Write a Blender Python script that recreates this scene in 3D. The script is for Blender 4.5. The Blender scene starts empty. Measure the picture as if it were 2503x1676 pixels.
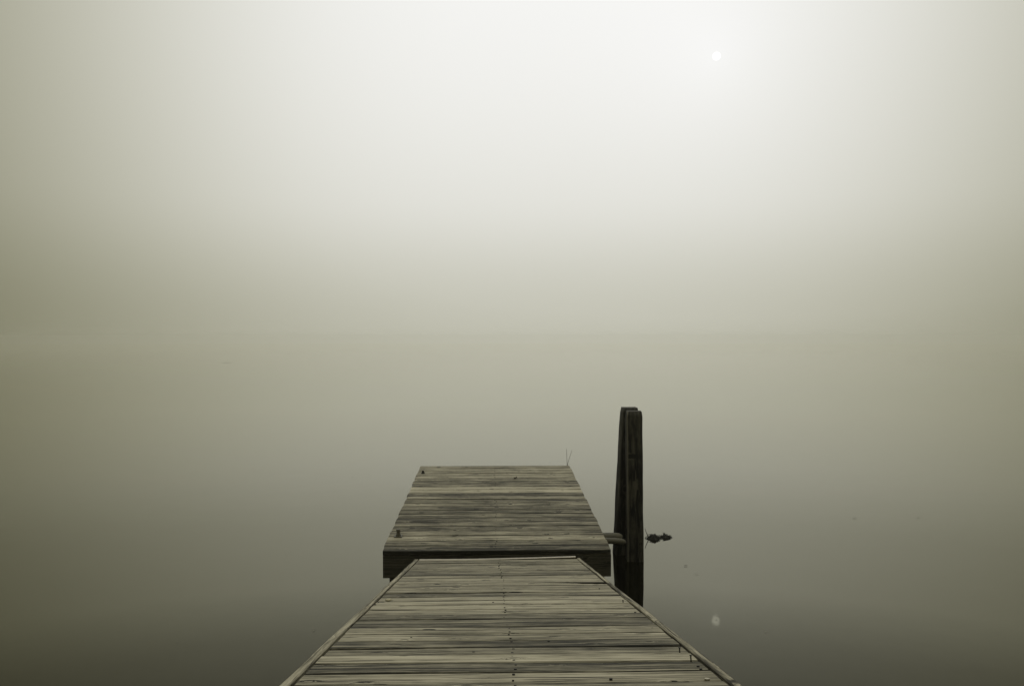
import bpy, bmesh, math, random
from mathutils import Vector, noise
rnd = random.Random(7)
R = math.radians
scene = bpy.context.scene
col = scene.collection

# ------------------------------------------------------------------ helpers
def tag(o, label=None, cat=None, group=None, kind=None):
    if label: o['label'] = label
    if cat: o['category'] = cat
    if group: o['group'] = group
    if kind: o['kind'] = kind
    return o

def empty(name, loc, rot=(0, 0, 0)):
    o = bpy.data.objects.new(name, None)
    o.location = loc; o.rotation_euler = rot
    o.empty_display_size = .1
    col.objects.link(o)
    return o

def link(name, bm, mat, parent=None, smooth=False, loc=(0, 0, 0), rot=(0, 0, 0)):
    me = bpy.data.meshes.new(name)
    bmesh.ops.recalc_face_normals(bm, faces=bm.faces)
    bm.to_mesh(me); bm.free()
    if smooth:
        for p in me.polygons: p.use_smooth = True
    me.materials.append(mat)
    o = bpy.data.objects.new(name, me)
    col.objects.link(o)
    o.location = loc; o.rotation_euler = rot
    if parent: o.parent = parent
    return o

def share(name, src, parent, loc, rot=(0, 0, 0), sc=1.0):
    o = src.copy(); o.name = name
    col.objects.link(o)
    o.parent = parent
    o.location = loc; o.rotation_euler = rot; o.scale = (sc, sc, sc)
    return o

def nz(x, y, z, s=1.0):
    return noise.noise(Vector((x * s, y * s, z * s)))

def tube(bm, pts, rads, seg=10, cap=True):
    pts = [Vector(p) for p in pts]
    rings = []
    up = Vector((0.13, 0.31, 0.94))
    for i, p in enumerate(pts):
        a = pts[max(i - 1, 0)]; b = pts[min(i + 1, len(pts) - 1)]
        t = (b - a).normalized()
        u = t.cross(up)
        if u.length < 1e-3: u = t.cross(Vector((1, 0, 0)))
        u.normalize(); v = t.cross(u).normalized()
        r = rads[i] if isinstance(rads, (list, tuple)) else rads
        rings.append([bm.verts.new(p + (u * math.cos(2 * math.pi * k / seg) + v * math.sin(2 * math.pi * k / seg)) * r) for k in range(seg)])
    for a, b in zip(rings, rings[1:]):
        for k in range(seg):
            bm.faces.new((a[k], a[(k + 1) % seg], b[(k + 1) % seg], b[k]))
    if cap:
        bm.faces.new(rings[0]); bm.faces.new(rings[-1])

def timber(bm, L, w, h, axis='x', segs=24, ch=0.004, wob=0.0015, seed=0, uvoff=(0, 0), origin=(0, 0, 0), tone=None,
           warp=0.0, notch=None, tilt=0.0, endrag=0.0, rot=0.0):  # rot: length whose sides are painted dark for the gap's shade
    """a sawn board: length along axis, chamfered section, slightly uneven edges.
       L runs along axis from origin; w across, h down from the top face (z=0)."""
    uv = bm.loops.layers.uv.verify()
    tl = bm.loops.layers.float_color.get('tone') or bm.loops.layers.float_color.new('tone')
    if tone is None: tone = .5
    sec = [(-w/2 + ch, 0), (-w/4, .0006), (0, .0008), (w/4, .0006), (w/2 - ch, 0), (w/2, -ch), (w/2, -h + ch), (w/2 - ch, -h), (-w/2 + ch, -h), (-w/2, -h + ch), (-w/2, -ch)]
    # running length around the section, for UV
    acc = [0.0]
    for a, b in zip(sec, sec[1:] + sec[:1]): acc.append(acc[-1] + math.dist(a, b))
    e0 = rnd.uniform(-endrag, endrag); e1 = rnd.uniform(-endrag, endrag)
    rings = []
    for i in range(segs + 1):
        f = i / segs
        s = e0 + f * (L + e1 - e0)
        ring = []
        wl = nz(s * 2.2, seed * 3.7, 1.3) * wob + nz(s * 11, seed * 3.7, 9.3) * wob * .5
        wr = nz(s * 2.2, seed * 3.7, 7.7) * wob + nz(s * 11, seed * 3.7, 5.3) * wob * .5
        wz = nz(s * 1.4, seed * 5.1, 4.2) * warp
        for (a, b) in sec:
            aa = a + (wr if a > 0 else wl)
            if notch:
                ln, side, dep = notch
                if s < ln:
                    q = max(0, 1 - s / ln) ** .8 * (1 + .35 * nz(s * 45, 2, 3))
                    lim = side * (w / 2 - dep * q)
                    aa = max(aa, lim) if side < 0 else min(aa, lim)
            bb = b + wz + tilt * a
            if axis == 'x': p = (origin[0] + s, origin[1] + aa, origin[2] + bb)
            else: p = (origin[0] + aa, origin[1] + s, origin[2] + bb)
            ring.append((bm.verts.new(p), s))
        rings.append(ring)
    n = len(sec)
    def setf(f, uvs, gs=(1, 1, 1, 1)):
        for q, (lp, c) in enumerate(zip(f.loops, uvs)):
            lp[uv].uv = (c[0] + uvoff[0], c[1] + uvoff[1])
            lp[tl] = (tone, gs[q % 4], tone, 1)
    for A, B in zip(rings, rings[1:]):
        for k in range(n):
            j = (k + 1) % n
            f = bm.faces.new((A[k][0], A[j][0], B[j][0], B[k][0]))
            ga = min(1, abs(sec[k][0]) / (w / 2)); gb = min(1, abs(sec[j][0]) / (w / 2))
            setf(f, [(A[k][1], acc[k]), (A[j][1], acc[k + 1]), (B[j][1], acc[k + 1]), (B[k][1], acc[k])], (ga, gb, gb, ga))
            if rot and A[k][1] < rot and (k not in (0, 1, 2, 3)):  # shade of the open gap, put into the side and underside tone
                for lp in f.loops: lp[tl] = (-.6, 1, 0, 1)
    for Rg in (rings[0], rings[-1]):
        f = bm.faces.new([q[0] for q in Rg])
        setf(f, [(sec[k][0] * .4 + 3, sec[k][1]) for k in range(n)])

# ------------------------------------------------------------------ materials
def newmat(name):
    m = bpy.data.materials.new(name); m.use_nodes = True
    nt = m.node_tree; nt.nodes.clear()
    return m, nt
class NT:
    def __init__(s, nt): s.nt = nt
    def n(s, t, **kw):
        x = s.nt.nodes.new(t)
        for k, v in kw.items(): setattr(x, k, v)
        return x
    def l(s, a, b): s.nt.links.new(a, b)
    def val(s, inp, v):
        if hasattr(v, 'is_linked') or isinstance(v, bpy.types.NodeSocket): s.l(v, inp)
        else: inp.default_value = v
    def math(s, op, a, b=0.0, c=0.0, clamp=False):
        x = s.n('ShaderNodeMath', operation=op); x.use_clamp = clamp
        s.val(x.inputs[0], a); s.val(x.inputs[1], b); s.val(x.inputs[2], c)
        return x.outputs[0]
    def noise(s, vec, scale, detail=4, rough=.55, dim='3D'):
        x = s.n('ShaderNodeTexNoise', noise_dimensions=dim)
        s.l(vec, x.inputs['Vector']); x.inputs['Scale'].default_value = scale
        x.inputs['Detail'].default_value = detail; x.inputs['Roughness'].default_value = rough
        return x.outputs['Fac']
    def comb(s, x, y, z=0.0):
        c = s.n('ShaderNodeCombineXYZ')
        s.val(c.inputs[0], x); s.val(c.inputs[1], y); s.val(c.inputs[2], z)
        return c.outputs[0]
    def ss(s, v, a, b, lo=0.0, hi=1.0):
        x = s.n('ShaderNodeMapRange', interpolation_type='SMOOTHSTEP')
        s.val(x.inputs[0], v)
        x.inputs[1].default_value = a; x.inputs[2].default_value = b
        x.inputs[3].default_value = lo; x.inputs[4].default_value = hi
        return x.outputs[0]
    def ramp(s, f, stops):
        r = s.n('ShaderNodeValToRGB'); e = r.color_ramp.elements
        while len(e) < len(stops): e.new(.5)
        for q, (p, c) in zip(e, stops):
            q.position = p; q.color = (c[0], c[1], c[2], 1)
        s.l(f, r.inputs[0]); return r.outputs[0]

def sep(L, w=1.0):  # the sepia tint of one reflectance
    return (L * 1.0, L * .915, L * (.87 - .20 * w))

def wood(name, lo, hi, contrast=1.0, wet=0.0, uvkind='uv', knots=True, bump=.5):
    m, nt = newmat(name); N = NT(nt)
    if uvkind == 'uv':
        src = N.n('ShaderNodeUVMap').outputs[0]
    else:
        src = N.n('ShaderNodeTexCoord').outputs['Object']
    sp = N.n('ShaderNodeSeparateXYZ'); N.l(src, sp.inputs[0])
    if uvkind == 'uv': u, v, w = sp.outputs[0], sp.outputs[1], 0.0
    else: u, v, w = sp.outputs[2], sp.outputs[0], sp.outputs[1]
    # knots
    kv = N.comb(N.math('MULTIPLY', u, 5.5), N.math('MULTIPLY', v, 14.0), N.math('MULTIPLY', w, 7.0) if w != 0.0 else 0.0)
    vor = N.n('ShaderNodeTexVoronoi', feature='F1', voronoi_dimensions='2D'); N.l(kv, vor.inputs['Vector']); vor.inputs['Scale'].default_value = 1.0
    kd = N.math('ADD', vor.outputs['Distance'], N.math('MULTIPLY', N.math('SUBTRACT', N.noise(kv, 5, 3), .5), .10))
    kc = N.n('ShaderNodeSeparateColor'); N.l(vor.outputs['Color'], kc.inputs[0])
    ksel = N.math('GREATER_THAN', kc.outputs[0], .74)
    ksz = N.math('MULTIPLY_ADD', kc.outputs[1], .14, .06)
    kn = N.math('MULTIPLY', N.math('SUBTRACT', 1.0, N.math('DIVIDE', kd, ksz), clamp=True), ksel)
    knot = N.ss(kn, 0.0, .55)
    kfar = N.math('MULTIPLY', N.ss(kd, .34, .0), ksel)      # grain bends round the knot
    # wavy grain
    lowv = N.comb(N.math('MULTIPLY', u, 1.5), N.math('MULTIPLY', v, 5.0), w)
    low = N.math('SUBTRACT', N.noise(lowv, 1.0, 2), .5)
    vv = N.math('ADD', v, N.math('MULTIPLY', low, .030))
    vv = N.math('ADD', vv, N.math('MULTIPLY', kfar, .022))
    g1 = N.noise(N.comb(N.math('MULTIPLY', u, .9), N.math('MULTIPLY', vv, 58), w), 1.0, 6, .64)
    g0 = N.noise(N.comb(N.math('MULTIPLY', u, .7), N.math('MULTIPLY', vv, 24), 2.0), 1.0, 2, .5)
    g2 = N.noise(N.comb(N.math('MULTIPLY', u, 14), N.math('MULTIPLY', vv, 260), w), 1.0, 4, .65)
    g3 = N.noise(N.comb(N.math('MULTIPLY', u, 3.2), N.math('MULTIPLY', vv, 95), w), 1.0, 3, .6)
    blot = N.noise(N.comb(N.math('MULTIPLY', u, 3.4), N.math('MULTIPLY', v, 9), w), 1.0, 4, .6)
    fleck = N.noise(N.comb(N.math('MULTIPLY', u, 9), N.math('MULTIPLY', vv, 60), w), 1.0, 3, .6)
    crk = N.noise(N.comb(N.math('MULTIPLY', u, .8), N.math('MULTIPLY', vv, 55), 4.0), 1.0, 1.5, .5)
    crack = N.math('MULTIPLY', N.ss(N.math('ABSOLUTE', N.math('SUBTRACT', crk, .5)), .020, .005),
                   N.ss(N.noise(N.comb(N.math('MULTIPLY', u, 2.2), N.math('MULTIPLY', v, 12), 8.0), 1.0, 2), .44, .52))
    t = N.math('MULTIPLY', N.math('SUBTRACT', g1, .5), 1.35 * contrast)
    t = N.math('ADD', t, N.math('MULTIPLY', N.math('SUBTRACT', g2, .5), .9 * contrast))
    t = N.math('ADD', t, N.math('MULTIPLY', N.math('SUBTRACT', g0, .5), .5 * contrast))
    t = N.math('ADD', t, N.math('MULTIPLY', N.math('SUBTRACT', g3, .5), 1.05 * contrast))
    t = N.math('ADD', t, N.math('MULTIPLY', N.math('SUBTRACT', blot, .5), .55 * contrast))
    t = N.math('ADD', t, N.math('MULTIPLY', N.ss(fleck, .64, .72), -.40))
    t = N.math('ADD', t, N.math('MULTIPLY', N.ss(fleck, .33, .24), .16))
    att = N.n('ShaderNodeAttribute', attribute_name='tone')
    asp = N.n('ShaderNodeSeparateColor'); N.l(att.outputs['Color'], asp.inputs[0])
    t = N.math('ADD', t, asp.outputs[0] if uvkind == 'uv' else .5)
    if uvkind == 'uv':
        eg = N.math('ADD', asp.outputs[1], N.math('MULTIPLY', N.math('SUBTRACT', g3, .5), .5))
        t = N.math('SUBTRACT', t, N.math('MULTIPLY', N.ss(eg, .80, 1.02), .26))
        st = N.noise(N.n('ShaderNodeTexCoord').outputs['Object'], 1.7, 5, .62)
        t = N.math('ADD', t, N.math('MULTIPLY', N.math('SUBTRACT', st, .5), .6))
    if knots: t = N.math('SUBTRACT', t, N.math('MULTIPLY', knot, .62))
    t = N.math('SUBTRACT', t, N.math('MULTIPLY', crack, .75), clamp=True)
    mid = (lo + hi) * .42
    c = N.ramp(t, [(0.0, sep(lo * .45)), (.20, sep(lo)), (.52, sep(mid)), (1.0, sep(hi, .8))])
    b = N.n('ShaderNodeBsdfPrincipled')
    N.l(c, b.inputs['Base Color'])
    b.inputs['Roughness'].default_value = .78 - wet * .25
    b.inputs['Specular IOR Level'].default_value = .25
    bp = N.n('ShaderNodeBump'); bp.inputs['Strength'].default_value = bump; bp.inputs['Distance'].default_value = .004
    hgt = N.math('SUBTRACT', N.math('ADD', N.math('MULTIPLY', g1, .8), N.math('MULTIPLY', g2, .7)), N.math('MULTIPLY', crack, .8))
    N.l(hgt, bp.inputs['Height']); N.l(bp.outputs[0], b.inputs['Normal'])
    o = N.n('ShaderNodeOutputMaterial'); N.l(b.outputs[0], o.inputs[0])
    return m

def plain(name, L, rough=.7, metal=0.0, var=.35, scale=18, w=1.0, bump=0.15):
    m, nt = newmat(name); N = NT(nt)
    tc = N.n('ShaderNodeTexCoord').outputs['Object']
    f = N.noise(tc, scale, 5, .6)
    c = N.ramp(f, [(.3, sep(L * (1 - var), w)), (.7, sep(L * (1 + var), w))])
    b = N.n('ShaderNodeBsdfPrincipled'); N.l(c, b.inputs['Base Color'])
    b.inputs['Roughness'].default_value = rough; b.inputs['Metallic'].default_value = metal
    bp = N.n('ShaderNodeBump'); bp.inputs['Strength'].default_value = bump; bp.inputs['Distance'].default_value = .003
    N.l(f, bp.inputs['Height']); N.l(bp.outputs[0], b.inputs['Normal'])
    o = N.n('ShaderNodeOutputMaterial'); N.l(b.outputs[0], o.inputs[0])
    return m

M_deck = wood('weathered_deck_wood', .036, .48, 1.2)
M_rail = wood('weathered_edge_board', .07, .44, 1.5, knots=False)
M_frame = wood('dark_treated_frame_wood', .040, .21, .7, bump=.3)
M_post = wood('dark_wet_post_wood', .006, .15, .7, wet=.0, bump=.4)
M_pipe = plain('scuffed_grey_pipe', .085, .6, var=.25, scale=14)
M_metal = plain('dull_flashing_metal', .50, .45, .6, var=.18, scale=25, w=.6)
M_iron = plain('rusty_iron', .012, .7, .2)
M_bright = plain('worn_zinc', .42, .4, .7)
M_float = plain('black_float_plastic', .018, .6)
M_reed = plain('dry_reed', .045, .8)
M_weed = plain('wet_rotting_weed', .010, .9, scale=60)
M_leaf = plain('dead_leaf', .055, .7, scale=40)
M_pale = plain('pale_petal', .42, .7, scale=40)

# ------------------------------------------------------------------ dimensions
H = 2.03                       # eye above the water
GX, GW = .053, 1.24            # gangway centre and deck width
GY0, GZ0, SL = 6.27, .297, .187
DX, DW = .050, 1.83
DY0, DZ0, DL, DT = 6.37, .341, 3.463, .0364

# ------------------------------------------------------------------ water
def build_water():
    bm = bmesh.new()
    xs = [-380, 380]
    vs = [bm.verts.new((x, y, 0)) for y in (-380, 380) for x in xs]
    bm.faces.new((vs[0], vs[1], vs[3], vs[2]))
    m, nt = newmat('still_lake_water'); N = NT(nt)
    tc = N.n('ShaderNodeTexCoord').outputs['Object']
    n1 = N.noise(tc, .9, 2, .5); n2 = N.noise(tc, 5.0, 2, .5)
    h = N.math('ADD', N.math('MULTIPLY', n1, 1.0), N.math('MULTIPLY', n2, .22))
    bp = N.n('ShaderNodeBump'); bp.inputs['Strength'].default_value = 1.0; bp.inputs['Distance'].default_value = .0016
    N.l(h, bp.inputs['Height'])
    # silty water: dark body, mirror surface whose steep reflections are dimmed and browned by hand in the ramps
    fr = N.n('ShaderNodeFresnel'); fr.inputs['IOR'].default_value = 1.333; N.l(bp.outputs[0], fr.inputs['Normal'])
    F = N.ramp(fr.outputs[0], [(0.0, (0, 0, 0)), (.10, (.062,) * 3), (.135, (.112,) * 3), (.18, (.205,) * 3), (.27, (.285,) * 3), (.40, (.445,) * 3), (.60, (.67,) * 3), (1.0, (1, 1, 1))])
    tint = N.ramp(fr.outputs[0], [(.10, (1, .98, .74)), (.35, (1, .99, .86)), (.9, (1, .995, .97))])
    di = N.n('ShaderNodeBsdfDiffuse'); di.inputs[0].default_value = (*WATER_MURK, 1)
    gl = N.n('ShaderNodeBsdfGlossy'); gl.inputs['Roughness'].default_value = .028; N.l(tint, gl.inputs['Color']); N.l(bp.outputs[0], gl.inputs['Normal'])
    mx = N.n('ShaderNodeMixShader'); N.l(F, mx.inputs[0]); N.l(di.outputs[0], mx.inputs[1]); N.l(gl.outputs[0], mx.inputs[2])
    o = N.n('ShaderNodeOutputMaterial'); N.l(mx.outputs[0], o.inputs[0])
    w = link('water', bm, m)
    tag(w, kind='structure')
WATER_MURK = (.004, .0038, .0026)
build_water()

# ------------------------------------------------------------------ floating dock
def build_dock():
    root = empty('floating_dock', (DX, DY0, DZ0), (math.atan(DT), 0, 0))
    tag(root, 'square ended floating dock of weathered grey planks at the far end of the sloping gangway', 'floating dock')
    bm = bmesh.new()
    pitch = .1425
    n = 24
    pitch = (DL + .002) / n
    tones = [.36, .46, .62, .50, .44, .50, .42, .48, .40, .44, .50, .45, .52, .40, .76, .74, .50, .46, .52, .64, .58, .60, .62, .56]
    gaps = {2: .006, 5: .005, 8: .006, 13: .008, 16: .010, 19: .010, 20: .005, 21: .010, 22: .010, 23: .008}
    for k in range(n):
        y0 = k * pitch; g = gaps.get(k + 1, .0050)
        w = pitch - g
        timber(bm, DW, w, .034, 'x', 40, .0035, .0018, seed=k + 3, uvoff=(k * 7.31, k * 1.37), origin=(-DW / 2, y0 + w / 2, rnd.uniform(-.0012, .0012)),
               tone=.5 + (tones[k] - .5) * 1.5, warp=.0025, endrag=.006, tilt=rnd.uniform(-.012, .012))
    link('deck', bm, M_deck, root)
    bm = bmesh.new()
    timber(bm, DW - .004, .038, .184, 'x', 10, .006, .001, seed=60, uvoff=(2, 40), origin=(-DW / 2 + .002, .022, -.0365), tone=.5)
    link('front_beam', bm, M_frame, root)
    bm = bmesh.new()
    timber(bm, DW - .004, .038, .184, 'x', 10, .006, .001, seed=61, uvoff=(4, 44), origin=(-DW / 2 + .002, DL - .022, -.0365), tone=.5)
    link('back_beam', bm, M_frame, root)
    for s in (-1, 1):
        bm = bmesh.new()
        timber(bm, DL - .09, .038, .184, 'y', 10, .006, .001, seed=62 + s, uvoff=(5 + s, 48), origin=(s * (DW / 2 - .023), .045, -.0365), tone=.5)
        link('side_beam', bm, M_frame, root)
    for x in (-.45, 0, .45):
        bm = bmesh.new()
        timber(bm, DL - .09, .038, .14, 'y', 6, .004, .001, seed=70, uvoff=(9 + x, 52), origin=(x, .045, -.0375), tone=.4)
        link('joist', bm, M_frame, root)
    # floats under the frame
    for y in (.10, DL - .95):
        bm = bmesh.new()
        bmesh.ops.create_cube(bm, size=1)
        for v in bm.verts: v.co = Vector((v.co.x * (DW - .075), v.co.y * .8 + .4 + y, v.co.z * .34 - .39))
        bmesh.ops.bevel(bm, geom=bm.edges[:], offset=.03, segments=3, affect='EDGES')
        link('float', bm, M_float, root, smooth=True)
    return root
dock = build_dock()
def dk(X, Y):  # a point of the dock's top from world x, y
    return (X - DX, (Y - DY0) / math.cos(math.atan(DT)), 0.001)

def bolt_mesh(h, r, plate=True):
    bm = bmesh.new()
    if plate:
        bmesh.ops.create_cube(bm, size=1)
        for v in bm.verts: v.co = Vector((v.co.x * r * 4.2, v.co.y * r * 4.2, v.co.z * .006 + .003))
    tube(bm, [(0, 0, 0), (0, 0, h)], r * .95, 12)
    tube(bm, [(0, 0, .006), (0, 0, .020)], r * 1.5, 6)
    tube(bm, [(0, 0, h - .022), (0, 0, h - .001)], r * 1.25, 4)
    return bm
b1 = link('bolt', bolt_mesh(.062, .016), M_pipe, dock, loc=dk(-.787, 6.78)); b1['label'] = 'tall square headed bolt near the front left corner'
b2 = link('bolt', bolt_mesh(.034, .010), M_iron, dock, loc=dk(-.80, 9.39))

# mooring hoop running from the dock's side towards the posts
bm = bmesh.new()
tube(bm, [(.86, 0, .0), (.98, .0, .0), (1.05, .003, -.002), (1.085, .01, -.006), (1.103, .018, -.012), (1.110, .022, -.018)],
     [.033, .034, .034, .032, .024, .008], 16)
link('mooring_arm', bm, M_pipe, dock, smooth=True, loc=(-.02, .55, -.052))
bm = bmesh.new()
tube(bm, [(.86, 0, .004), (.98, 0, .003), (1.06, .0, .0), (1.11, .0, -.004), (1.135, .004, -.010), (1.148, .008, -.018)],
     [.026, .027, .027, .025, .018, .006], 16)
link('mooring_arm', bm, M_pipe, dock, smooth=True, loc=(-.032, .485, -.072))

# ------------------------------------------------------------------ gangway
def build_gangway():
    # local frame: origin at far end, y runs back towards the viewer along the slope
    ang = math.atan(SL); ca = math.cos(ang)
    root = empty('gangway', (GX, GY0, GZ0), (ang, 0, math.pi))   # turned half round: local +y comes to the viewer and climbs
    tag(root, 'long sloping gangway of worn grey planks leading down to the floating dock', 'gangway')
    seams = [0.012]
    t = .16
    while t < 2.9: seams.append(t); t += .1422
    seams += [3.06, 3.20, 3.335, 3.475, 3.60, 3.715, 3.85, 3.98]
    while seams[-1] < 7.6: seams.append(seams[-1] + .142)
    strong = [(1.07, .011), (1.985, .010), (2.545, .007), (2.74, .010), (3.06, .006), (3.475, .013), (3.715, .011), (3.85, .012), (3.98, .009)]
    bands = [(1377, .55), (1402, .40), (1409, .62), (1428, .62), (1433, .60), (1447, .42), (1457, .72), (1486, .66), (1500, .46), (1516, .40), (1533, .60), (1550, .62),
             (1560, .40), (1586, .50), (1600, .76), (1621, .34), (1645, .62), (1660, .46), (1700, .5)]
    bm = bmesh.new()
    mids = []
    for k, (a, b) in enumerate(zip(seams, seams[1:])):
        tm = (a + b) / 2
        yy = 1192.6 + 1093 / max(.3, 6.27 - tm)
        tone = .52 + rnd.uniform(-.1, .1)
        if tm < 4.1:
            for (q0, v0), (q1, v1) in zip(bands, bands[1:]):
                if q0 <= yy < q1: tone = v0
        g = rnd.choice((.0045, .0055, .0065))
        for s, gw in strong:
            if abs(b - s) < .07: g = gw
        w = (b - a) / ca - g
        nt_ = None; gapshade_ = .4 if abs(tm - 1.58) < .142 else 0.0
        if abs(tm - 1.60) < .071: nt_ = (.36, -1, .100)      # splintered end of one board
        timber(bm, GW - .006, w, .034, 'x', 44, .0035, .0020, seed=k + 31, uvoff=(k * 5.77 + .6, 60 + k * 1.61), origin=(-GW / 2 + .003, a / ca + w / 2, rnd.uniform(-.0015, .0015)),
               tone=.5 + (tone - .5) * 1.25, warp=.003, tilt=rnd.uniform(-.02, .02), notch=nt_, rot=gapshade_)
        mids.append((tm / ca, w))
    link('deck', bm, M_deck, root)
    # side boards standing flush with the deck
    for s in (-1, 1):
        bm = bmesh.new()
        timber(bm, 7.6, .030 if s > 0 else .024, .19, 'y', 90, .003, .0030, seed=80 + s, uvoff=(3 * s, 140 + s), origin=(s * (GW / 2 + (.0190 if s > 0 else .0155)), .0, .006), tone=.60, warp=.003)
        link('side_board', bm, M_rail, root)
    for x in (-.3, .02, .3):
        bm = bmesh.new()
        timber(bm, 7.5, .04, .14, 'y', 8, .004, .001, seed=90, uvoff=(x, 150), origin=(x, .03, -.038), tone=.3)
        link('joist', bm, M_frame, root)
    # outer trim on the viewer's right, seen as a second strip with a crack between
    bm = bmesh.new()
    timber(bm, 4.6, .007, .12, 'y', 60, .002, .002, seed=95, uvoff=(1, 160), origin=(-(GW / 2 + .0325), 2.35, .000), tone=.5, warp=.006)
    link('outer_trim', bm, M_rail, root)
    # pale flashing strip across the far end, its right-hand end sprung up
    bm = bmesh.new()
    n = 24
    prev = None
    for i in range(n + 1):
        f = i / n
        x = GW / 2 - .004 - f * (GW - .012)     # local x is reversed: f=0 is the viewer's left
        lift = .016 * max(0, (f - .25) / .75) ** 1.6 + .0015
        wob = .0015 * nz(f * 6, 2, 1)
        ring = [bm.verts.new(p) for p in ((x, .032, lift + wob), (x, -.012, lift + .004 + wob), (x, -.014, lift - .020 + wob), (x, -.011, lift - .020 + wob), (x, -.009, lift + wob), (x, .032, lift - .0025 + wob))]
        if prev:
            for a in range(6): bm.faces.new((prev[a], prev[(a + 1) % 6], ring[(a + 1) % 6], ring[a]))
        else: bm.faces.new(ring)
        prev = ring
    bm.faces.new(prev)
    link('end_strip', bm, M_metal, root)
    return root, mids, ca
gang, mids, ca = build_gangway()
def gw_(X, Y, z=.001):    # local point on the gangway's top from world x, y
    return (-(X - GX), (GY0 - Y) / ca, z)

# nails: a line down the middle, some standing proud at the right
bm = bmesh.new()
tube(bm, [(0, 0, -.004), (0, 0, .0022)], .0042, 8)
nail = link('nail', bm, M_iron, gang, loc=gw_(.05, 2.0, .0))
first = True
for tm, w in mids:
    if tm * ca > 4.2: break
    for s in (-1, 1):
        if rnd.random() < .12: continue
        x = -.012 + rnd.uniform(-.008, .008) + .006 * math.sin(tm * 3)
        p = (x, tm + s * w * .27 + rnd.uniform(-.006, .006), .0005)
        if first: nail.location = p; first = False
        else: share('nail', nail, gang, p, sc=rnd.uniform(.75, 1.25))
for X, Y in ((.646, 2.47), (.644, 2.43), (.64, 3.15), (.645, 3.55), (.60, 4.4), (-.555, 3.93), (-.56, 3.86), (-.30, 3.0), (.21, 2.9), (.35, 2.32), (-.06, 2.72), (.01, 3.9)):
    share('nail', nail, gang, gw_(X, Y, .0005), sc=rnd.uniform(.9, 1.3))
for X, Y, h in ((.642, 3.86, .012), (.641, 2.69, .016), (.643, 2.545, .020)):
    bm = bmesh.new()
    tube(bm, [(0, 0, -.004), (.0005, 0, h - .002)], .0022, 8)
    tube(bm, [(.0005, 0, h - .002), (.0005, 0, h)], .0042, 10)
    o = link('raised_nail', bm, M_iron, gang, loc=gw_(X, Y, 0)); 
bm = bmesh.new(); tube(bm, [(0, 0, -.002), (0, 0, .004)], .008, 10)
link('screw_head', bm, M_bright, gang, loc=gw_(.628, 2.30, .0))
# nails down the middle of the dock
bm = bmesh.new(); tube(bm, [(0, 0, -.004), (0, 0, .002)], .0048, 8)
dn = link('nail', bm, M_iron, dock, loc=(-.02, .04, .0))
for k in range(24):
    for s in (-1, 1):
        if rnd.random() < .35 or (k == 0 and s < 0): continue
        share('nail', dn, dock, (-.005 + rnd.uniform(-.008, .008), (k + .5) * DL / 24 + s * .034, .0005), sc=rnd.uniform(.7, 1.3))

# ------------------------------------------------------------------ pilings
def piling(name, base, top, w, label, tw, seed, arris=False):
    bm = bmesh.new()
    base = Vector(base); top = Vector(top); n = 44
    lo = base + (base - top) * .5
    rings = []
    m = 5
    uv = bm.loops.layers.uv.verify()
    tl = bm.loops.layers.float_color.new('tone')
    for i in range(n + 1):
        f = i / n
        c = lo.lerp(top, f)
        ring = []
        r = .011
        topround = .006 * max(0, (f - .985) / .015) ** 2
        hw = w / 2 * (1.0 + .06 * (1 - f)) - topround
        pts = []
        for cx, cy, a0 in ((1, 1, 0), (-1, 1, 90), (-1, -1, 180), (1, -1, 270)):
            for j in range(4):
                a = R(a0 + j * 30)
                pts.append((cx * (hw - r) + math.cos(a) * r, cy * (hw - r) + math.sin(a) * r))
        for (x, y) in pts:
            d = .004 * nz(x * 9 + seed, y * 9, f * 7) + .002 * nz(x * 40 + seed, y * 40, f * 14)
            k = 1 + d / (w / 2)
            xx, yy = x * k, y * k
            ct, st = math.cos(tw), math.sin(tw)
            z = c.z + (.006 * nz(x * 20, y * 20, seed) if i == n else 0)
            ring.append(bm.verts.new((c.x + xx * ct - yy * st - base.x, c.y + xx * st + yy * ct - base.y, z)))
        rings.append(ring)
    K = 16
    for i, (A, B) in enumerate(zip(rings, rings[1:])):
        for k in range(K):
            j = (k + 1) % K
            f = bm.faces.new((A[k], A[j], B[j], B[k]))
            z0, z1 = A[k].co.z, B[k].co.z
            cc = [(z0, k * .036), (z0, (k + 1) * .036), (z1, (k + 1) * .036), (z1, k * .036)]
            for lp, q in zip(f.loops, cc):
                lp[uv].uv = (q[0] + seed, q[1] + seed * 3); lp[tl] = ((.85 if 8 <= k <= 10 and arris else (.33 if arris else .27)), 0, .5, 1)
    f = bm.faces.new(rings[-1])
    for lp in f.loops: lp[uv].uv = (lp.vert.co.x, lp.vert.co.y); lp[tl] = (.45, 0, .45, 1)
    bm.faces.new(rings[0])
    o = link(name, bm, M_post, loc=(base.x, base.y, 0))
    for p in o.data.polygons: p.use_smooth = len(p.vertices) == 4
    tag(o, label, 'mooring post', 'paired mooring posts beside the dock')
    return o
piling('mooring_post', (1.322, 7.30, 0), (1.318, 7.33, 1.365), .143, 'nearer squared dark wooden post, right one of the touching pair, covering its partner', R(-4), 3.0, True)
piling('mooring_post', (1.243, 7.53, 0), (1.316, 7.56, 1.378), .148, 'farther dark wooden post leaning right, half hidden behind the nearer post', R(4), 11.0)

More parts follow.
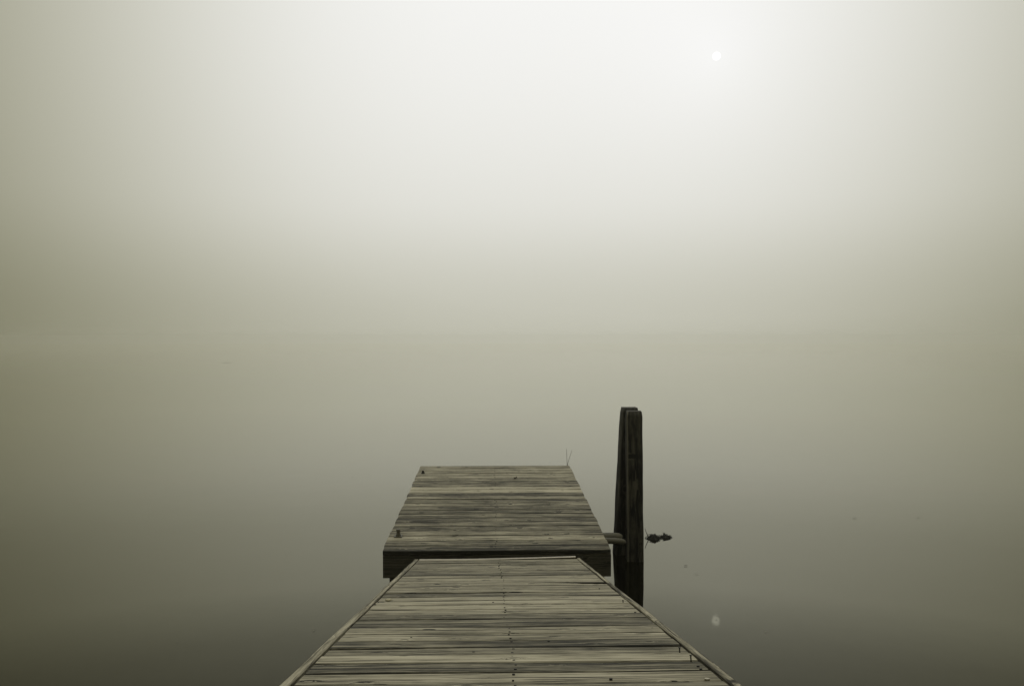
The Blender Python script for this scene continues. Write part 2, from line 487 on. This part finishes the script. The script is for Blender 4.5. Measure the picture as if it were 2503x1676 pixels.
# ------------------------------------------------------------------ reeds, weed, flecks
root = empty('reed', (.955, 10.0, 0))
tag(root, 'thin dry reed of two stalks behind the far right corner of the dock', 'reed')
bm = bmesh.new(); tube(bm, [(0, 0, -.1), (.0, 0, .30), (-.001, 0, .48), (-.008, .0, .65)], [.0035, .003, .0026, .0018], 6)
link('stalk', bm, M_reed, root)
bm = bmesh.new(); tube(bm, [(.004, 0, -.1), (.002, 0, .40), (.008, 0, .465), (.034, 0, .55), (.062, 0, .635)], [.003, .003, .0026, .0022, .0016], 6)
link('stalk', bm, M_reed, root)

def clump(name, X, Y, L, Wd, Hh, label, seed, twig=False, lump=False):
    bm = bmesh.new()
    nx, ny = 26, 12
    grid = []
    r2 = random.Random(seed)
    for i in range(nx + 1):
        row = []
        for j in range(ny + 1):
            a = (i / nx) * 2 - 1; b = (j / ny) * 2 - 1
            env = max(0, 1 - abs(a) ** 1.3)
            hh = env * max(0, 1 - b * b)
            z = -.006 + Hh * hh * (1 + .5 * nz(a * 3 + seed, b * 2, 1)) + .004 * nz(a * 9, b * 7, seed) * (env > .02)
            row.append(bm.verts.new((a * L / 2, b * Wd / 2 * (env ** .7) + .004 * nz(a * 6, seed, 2), z)))
        grid.append(row)
    for i in range(nx):
        for j in range(ny):
            bm.faces.new((grid[i][j], grid[i + 1][j], grid[i + 1][j + 1], grid[i][j + 1]))
    bmesh.ops.remove_doubles(bm, verts=bm.verts, dist=1e-5)
    # strands of weed lying over and out of the heap
    for s in range(26):
        x0 = r2.uniform(-.42, .42) * L; ang = r2.uniform(-.5, .5) + (math.pi if r2.random() < .5 else 0)
        ln = r2.uniform(.2, .45) * L
        env = max(0, 1 - abs(x0 / (L / 2)) ** 1.3)
        p0 = Vector((x0, r2.uniform(-.3, .3) * Wd * env, Hh * env * .8))
        p2 = Vector((x0 + math.cos(ang) * ln, p0.y + math.sin(ang) * ln * .5, .001))
        p2.x = max(-L * .56, min(L * .56, p2.x))
        p1 = (p0 + p2) / 2 + Vector((0, 0, r2.uniform(.0, .008)))
        tube(bm, [p0, p1, p2], [.0022, .0018, .001], 5)
    for s in range(9):                      # stubs of stem standing out of the heap
        x0 = r2.uniform(-.4, .4) * L; env = max(0, 1 - abs(x0 / (L / 2)) ** 1.3)
        q = Vector((x0, r2.uniform(-.2, .2) * Wd * env, Hh * env * .7))
        tube(bm, [q, q + Vector((r2.uniform(-.016, .016), 0, r2.uniform(.006, .018))), q + Vector((r2.uniform(-.03, .03), 0, r2.uniform(.004, .020)))], [.004, .003, .0015], 5)
    root = empty(name, (X, Y, 0))
    tag(root, label, 'floating weed', 'weed clumps floating right of the posts')
    link('weed_heap', bm, M_weed, root)
    if twig:
        bm = bmesh.new()
        tube(bm, [(-.050, 0, .004), (-.062, 0, .030), (-.078, 0, .066), (-.090, 0, .102)], [.0045, .0040, .0032, .0024], 6)
        link('twig', bm, M_reed, root)
        bm = bmesh.new()
        tube(bm, [(-.01, .0, .026), (.02, 0, .030), (.05, 0, .022), (.075, 0, .008)], .0013, 5)
        link('grass_blade', bm, M_reed, root)
    if lump:
        bm = bmesh.new()
        bmesh.ops.create_uvsphere(bm, u_segments=14, v_segments=10, radius=.011)
        for v in bm.verts:
            v.co = Vector((v.co.x * 1.0 - .003, v.co.y + .05, v.co.z * 1.4 + .012))
        link('seed_head', bm, M_weed, root, smooth=True)
        bm = bmesh.new()
        for q in ((-.040, .03, .018), (-.034, .03, .022)):
            tube(bm, [(q[0], 0, .0), q], .0016, 5)
        link('grass_blade', bm, M_reed, root)
    return root
clump('weed_clump', 1.655, 8.07, .160, .15, .048, 'larger dark weed clump with a thin upright twig, afloat just right of the posts', 5, twig=True)
clump('weed_clump', 1.785, 8.12, .124, .12, .032, 'smaller dark weed clump topped by a round seed head, right of the larger clump', 9, lump=True)

def fleck(name, X, Y, L, W, mat, label, cat, ang=0, z=.004, seed=1, curl=.3, group='bits afloat on the still water'):
    bm = bmesh.new()
    n = 8; rows = []
    for i in range(n + 1):
        f = i / n; hw = W / 2 * math.sin(math.pi * (.06 + .88 * f)) * (1 + .3 * nz(f * 4, seed, 0))
        zz = curl * L * .25 * (2 * f - 1) ** 2
        rows.append([bm.verts.new(((f - .5) * L, s * hw + .1 * L * math.sin(f * 3), zz + (.12 * W * abs(s)) )) for s in (-1, 0, 1)])
    for a, b in zip(rows, rows[1:]):
        for k in (0, 1): bm.faces.new((a[k], a[k + 1], b[k + 1], b[k]))
    ret = bmesh.ops.solidify(bm, geom=bm.faces[:], thickness=.0015)
    o = link(name, bm, mat, loc=(X, Y, z), rot=(0, 0, ang), smooth=True)
    tag(o, label, cat, group)
    return o
# (camera yaw is 1.5 degrees; positions come from where they lie on the water)
CY = R(1.5)
def on_water(px, py):
    u = (px - 1251.5) / 1950; d = 1950 * H / (py - 828)
    return d * (math.sin(CY) + u * math.cos(CY)), d * (math.cos(CY) - u * math.sin(CY))
BITS = [
    ('floating_leaf', 1677, 1384, .034, .014, M_leaf, 'small dark leaf afloat between the weed clumps and the sun\'s reflection', 'leaf', .2),
    ('floating_leaf', 1703, 1404, .040, .005, M_pale, 'thin pale sliver of leaf afloat above the sun\'s reflection', 'leaf', -.4),
    ('floating_leaf', 1752, 1515, .012, .008, M_leaf, 'dark speck afloat in the middle of the sun\'s reflection', 'leaf', 0),
    ('floating_leaf', 720, 1106, .022, .014, M_leaf, 'dark speck of leaf afloat left of the dock, farther of the two in line', 'leaf', .3),
    ('floating_leaf', 861, 1166, .026, .012, M_leaf, 'dark leaf speck afloat nearest the far left corner of the dock', 'leaf', .1),
    ('floating_leaf', 697, 1354, .014, .010, M_leaf, 'tiny dark leaf speck afloat left of the dock\'s front beam', 'leaf', .6),
    ('floating_leaf', 766, 1543, .016, .006, M_pale, 'pale petal afloat close to the left side of the gangway', 'leaf', .8),
    ('floating_leaf', 298, 1523, .010, .008, M_leaf, 'dark leaf speck afloat alone in the lower left water', 'leaf', .5),
    ('floating_leaf', 431, 1570, .010, .007, M_leaf, 'dark leaf speck afloat in the lower left, closer to the gangway', 'leaf', .2),
    ('floating_leaf', 2090, 1267, .050, .010, M_leaf, 'thin dark leaf afloat far to the right of the weed clumps', 'leaf', .1),
    ('floating_leaf', 2246, 1266, .030, .014, M_leaf, 'dark leaf speck afloat nearest the right edge of the photo', 'leaf', .1),
    ('floating_leaf', 1872, 1546, .022, .004, M_pale, 'thin pale sliver afloat right of the sun\'s reflection', 'leaf', .2),
    ('floating_twig', 553, 887, .70, .06, M_leaf, 'faint thin twig afloat far out in the mist on the left', 'twig', .1),
    ('floating_leaf', 887, 1057, .030, .014, M_leaf, 'tiny dark leaf speck afloat farthest out left of the dock', 'leaf', .5),
]
for i, (nm, px, py, L, W, mt, lb, ct, a) in enumerate(BITS):
    X, Y = on_water(px, py)
    fleck(nm, X, Y, L, W, mt, lb, ct, a, seed=i, curl=.15 if nm != 'floating_twig' else .02)

# bits lying on the planks
dz = DZ0 + DT * (9.07 - DY0)
o = fleck('fallen_leaf', .277, 9.07, .045, .034, M_leaf, 'dark curled leaf lying on the far planks of the floating dock', 'leaf', .7, z=dz + .004, seed=31, curl=1.6, group='bits lying on the planks')
o = fleck('fallen_leaf', -.31, 6.78, .06, .018, M_leaf, 'dark narrow leaf lying near the front edge of the floating dock', 'leaf', .5, z=DZ0 + DT * .41 + .003, seed=33, curl=.3, group='bits lying on the planks')
bm = bmesh.new()
bmesh.ops.create_icosphere(bm, subdivisions=3, radius=1)
for v in bm.verts:
    v.co = Vector((v.co.x * .016, v.co.y * .012, v.co.z * .007)) * (1 + .2 * nz(v.co.x * 2, v.co.y * 2, v.co.z * 2))
sh = link('shell', bm, M_pale, loc=(-.512, 3.985, GZ0 + SL * (GY0 - 3.985) + .007), smooth=True)
tag(sh, 'small pale shell lying by the left side board of the gangway', 'shell', 'bits lying on the planks')

# ------------------------------------------------------------------ mist
HAZE_D, HAZE_G = .0017, .86
bm = bmesh.new()
bmesh.ops.create_cube(bm, size=1)
for v in bm.verts: v.co = Vector((v.co.x * 800, v.co.y * 800, (v.co.z + .5) * 4.6 - 1.0))
m, nt = newmat('lake_mist'); N = NT(nt)
pv = N.n('ShaderNodeVolumePrincipled')
pv.inputs['Color'].default_value = (1.0, .992, .92, 1)
pv.inputs['Density'].default_value = HAZE_D
pv.inputs['Anisotropy'].default_value = HAZE_G
o_ = N.n('ShaderNodeOutputMaterial'); N.l(pv.outputs[0], o_.inputs['Volume'])
hz = link('haze', bm, m)
tag(hz, kind='stuff')
hz['label'] = 'pale even mist hanging over the still water'; hz['category'] = 'mist'

# ------------------------------------------------------------------ camera
cam = bpy.data.cameras.new('camera'); co = bpy.data.objects.new('camera', cam); col.objects.link(co)
cam.sensor_width = 36; cam.lens = 36 * 1950 / 2503
cam.clip_start = .05; cam.clip_end = 3000
co.location = (0, 0, H)
co.rotation_euler = (R(90) - .0051, 0, -CY)
scene.camera = co

# ------------------------------------------------------------------ sky
SAZ = CY + math.atan(499 / 1950)       # towards +x from +y
SEL = math.atan(689 / math.hypot(1950, 499))
sd = Vector((math.sin(SAZ) * math.cos(SEL), math.cos(SAZ) * math.cos(SEL), math.sin(SEL)))
w = bpy.data.worlds.new('World'); scene.world = w; w.use_nodes = True
nt = w.node_tree; nt.nodes.clear(); N = NT(nt)
sky = N.n('ShaderNodeTexSky', sky_type='NISHITA')
sky.sun_disc = False; sky.sun_elevation = SEL; sky.sun_rotation = SAZ; sky.dust_density = 6; sky.air_density = 1
bw = N.n('ShaderNodeRGBToBW'); N.l(sky.outputs[0], bw.inputs[0])
tc = N.n('ShaderNodeTexCoord').outputs['Generated']
sp = N.n('ShaderNodeSeparateXYZ'); N.l(tc, sp.inputs[0])
dot = N.n('ShaderNodeVectorMath', operation='DOT_PRODUCT'); N.l(tc, dot.inputs[0]); dot.inputs[1].default_value = sd
sa = N.math('ARCCOSINE', N.math('MINIMUM', dot.outputs['Value'], 1.0))
el = N.math('ARCSINE', sp.outputs[2])
az = N.math('ARCTAN2', sp.outputs[0], sp.outputs[1])
cen = R(4.8)
a = N.math('ABSOLUTE', N.math('SUBTRACT', az, cen))
# fog seen towards the light is bright, away from it dim
B = N.math('EXPONENT', N.math('MULTIPLY', N.math('POWER', N.math('DIVIDE', a, R(36)), 3.0), -1.0))
B = N.math('MULTIPLY_ADD', B, .82, .18)
ec = N.math('MINIMUM', N.math('MAXIMUM', el, 0.0), .485)
E = N.math('ADD', N.math('MULTIPLY_ADD', ec, 1.42, .535), N.math('MULTIPLY', N.math('MULTIPLY', ec, ec), -1.38))
# overhead the azimuth no longer matters
up = N.ss(el, R(30), R(70))
B = N.math('ADD', N.math('MULTIPLY', B, N.math('SUBTRACT', 1.0, up)), N.math('MULTIPLY', up, 1.15))
L = N.math('MULTIPLY', E, B)
# close to the horizon the long path through the mist evens the light out
low = N.ss(el, R(10), R(-2))
HB = N.math('MULTIPLY_ADD', N.math('EXPONENT', N.math('MULTIPLY', N.math('POWER', N.math('DIVIDE', a, R(36)), 2.6), -1.0)), .445, .072)
L = N.math('ADD', N.math('MULTIPLY', L, N.math('SUBTRACT', 1.0, low)), N.math('MULTIPLY', HB, low))
gl = N.math('EXPONENT', N.math('MULTIPLY', sa, -1 / R(5.5)))
L = N.math('ADD', L, N.math('MULTIPLY', gl, .08))
L = N.math('ADD', L, N.math('MULTIPLY', N.math('MINIMUM', bw.outputs[0], 12.0), .002))
disc = N.ss(sa, R(.29), R(.16), 0, .8)
cR = L; cG = N.math('POWER', L, 1.02); cB = N.math('MULTIPLY', N.math('POWER', L, 1.29), N.math('SUBTRACT', 1.0, N.math('MULTIPLY', up, .16)))
cc = N.n('ShaderNodeCombineColor')
for q, i in ((cR, 0), (cG, 1), (cB, 2)): N.l(N.math('MULTIPLY', N.math('ADD', q, disc), 10.0), cc.inputs[i])
bg = N.n('ShaderNodeBackground'); bg.inputs[1].default_value = .1
N.l(cc.outputs[0], bg.inputs[0])
wo = N.n('ShaderNodeOutputWorld'); N.l(bg.outputs[0], wo.inputs[0])

# ------------------------------------------------------------------ render
scene.render.engine = 'CYCLES'
c = scene.cycles
c.use_denoising = True
c.denoising_prefilter = 'ACCURATE'
c.volume_bounces = 4
c.max_bounces = 10
c.volume_step_rate = 1
scene.view_settings.view_transform = 'Standard'
scene.view_settings.look = 'None'
scene.view_settings.exposure = 0
scene.view_settings.gamma = 1
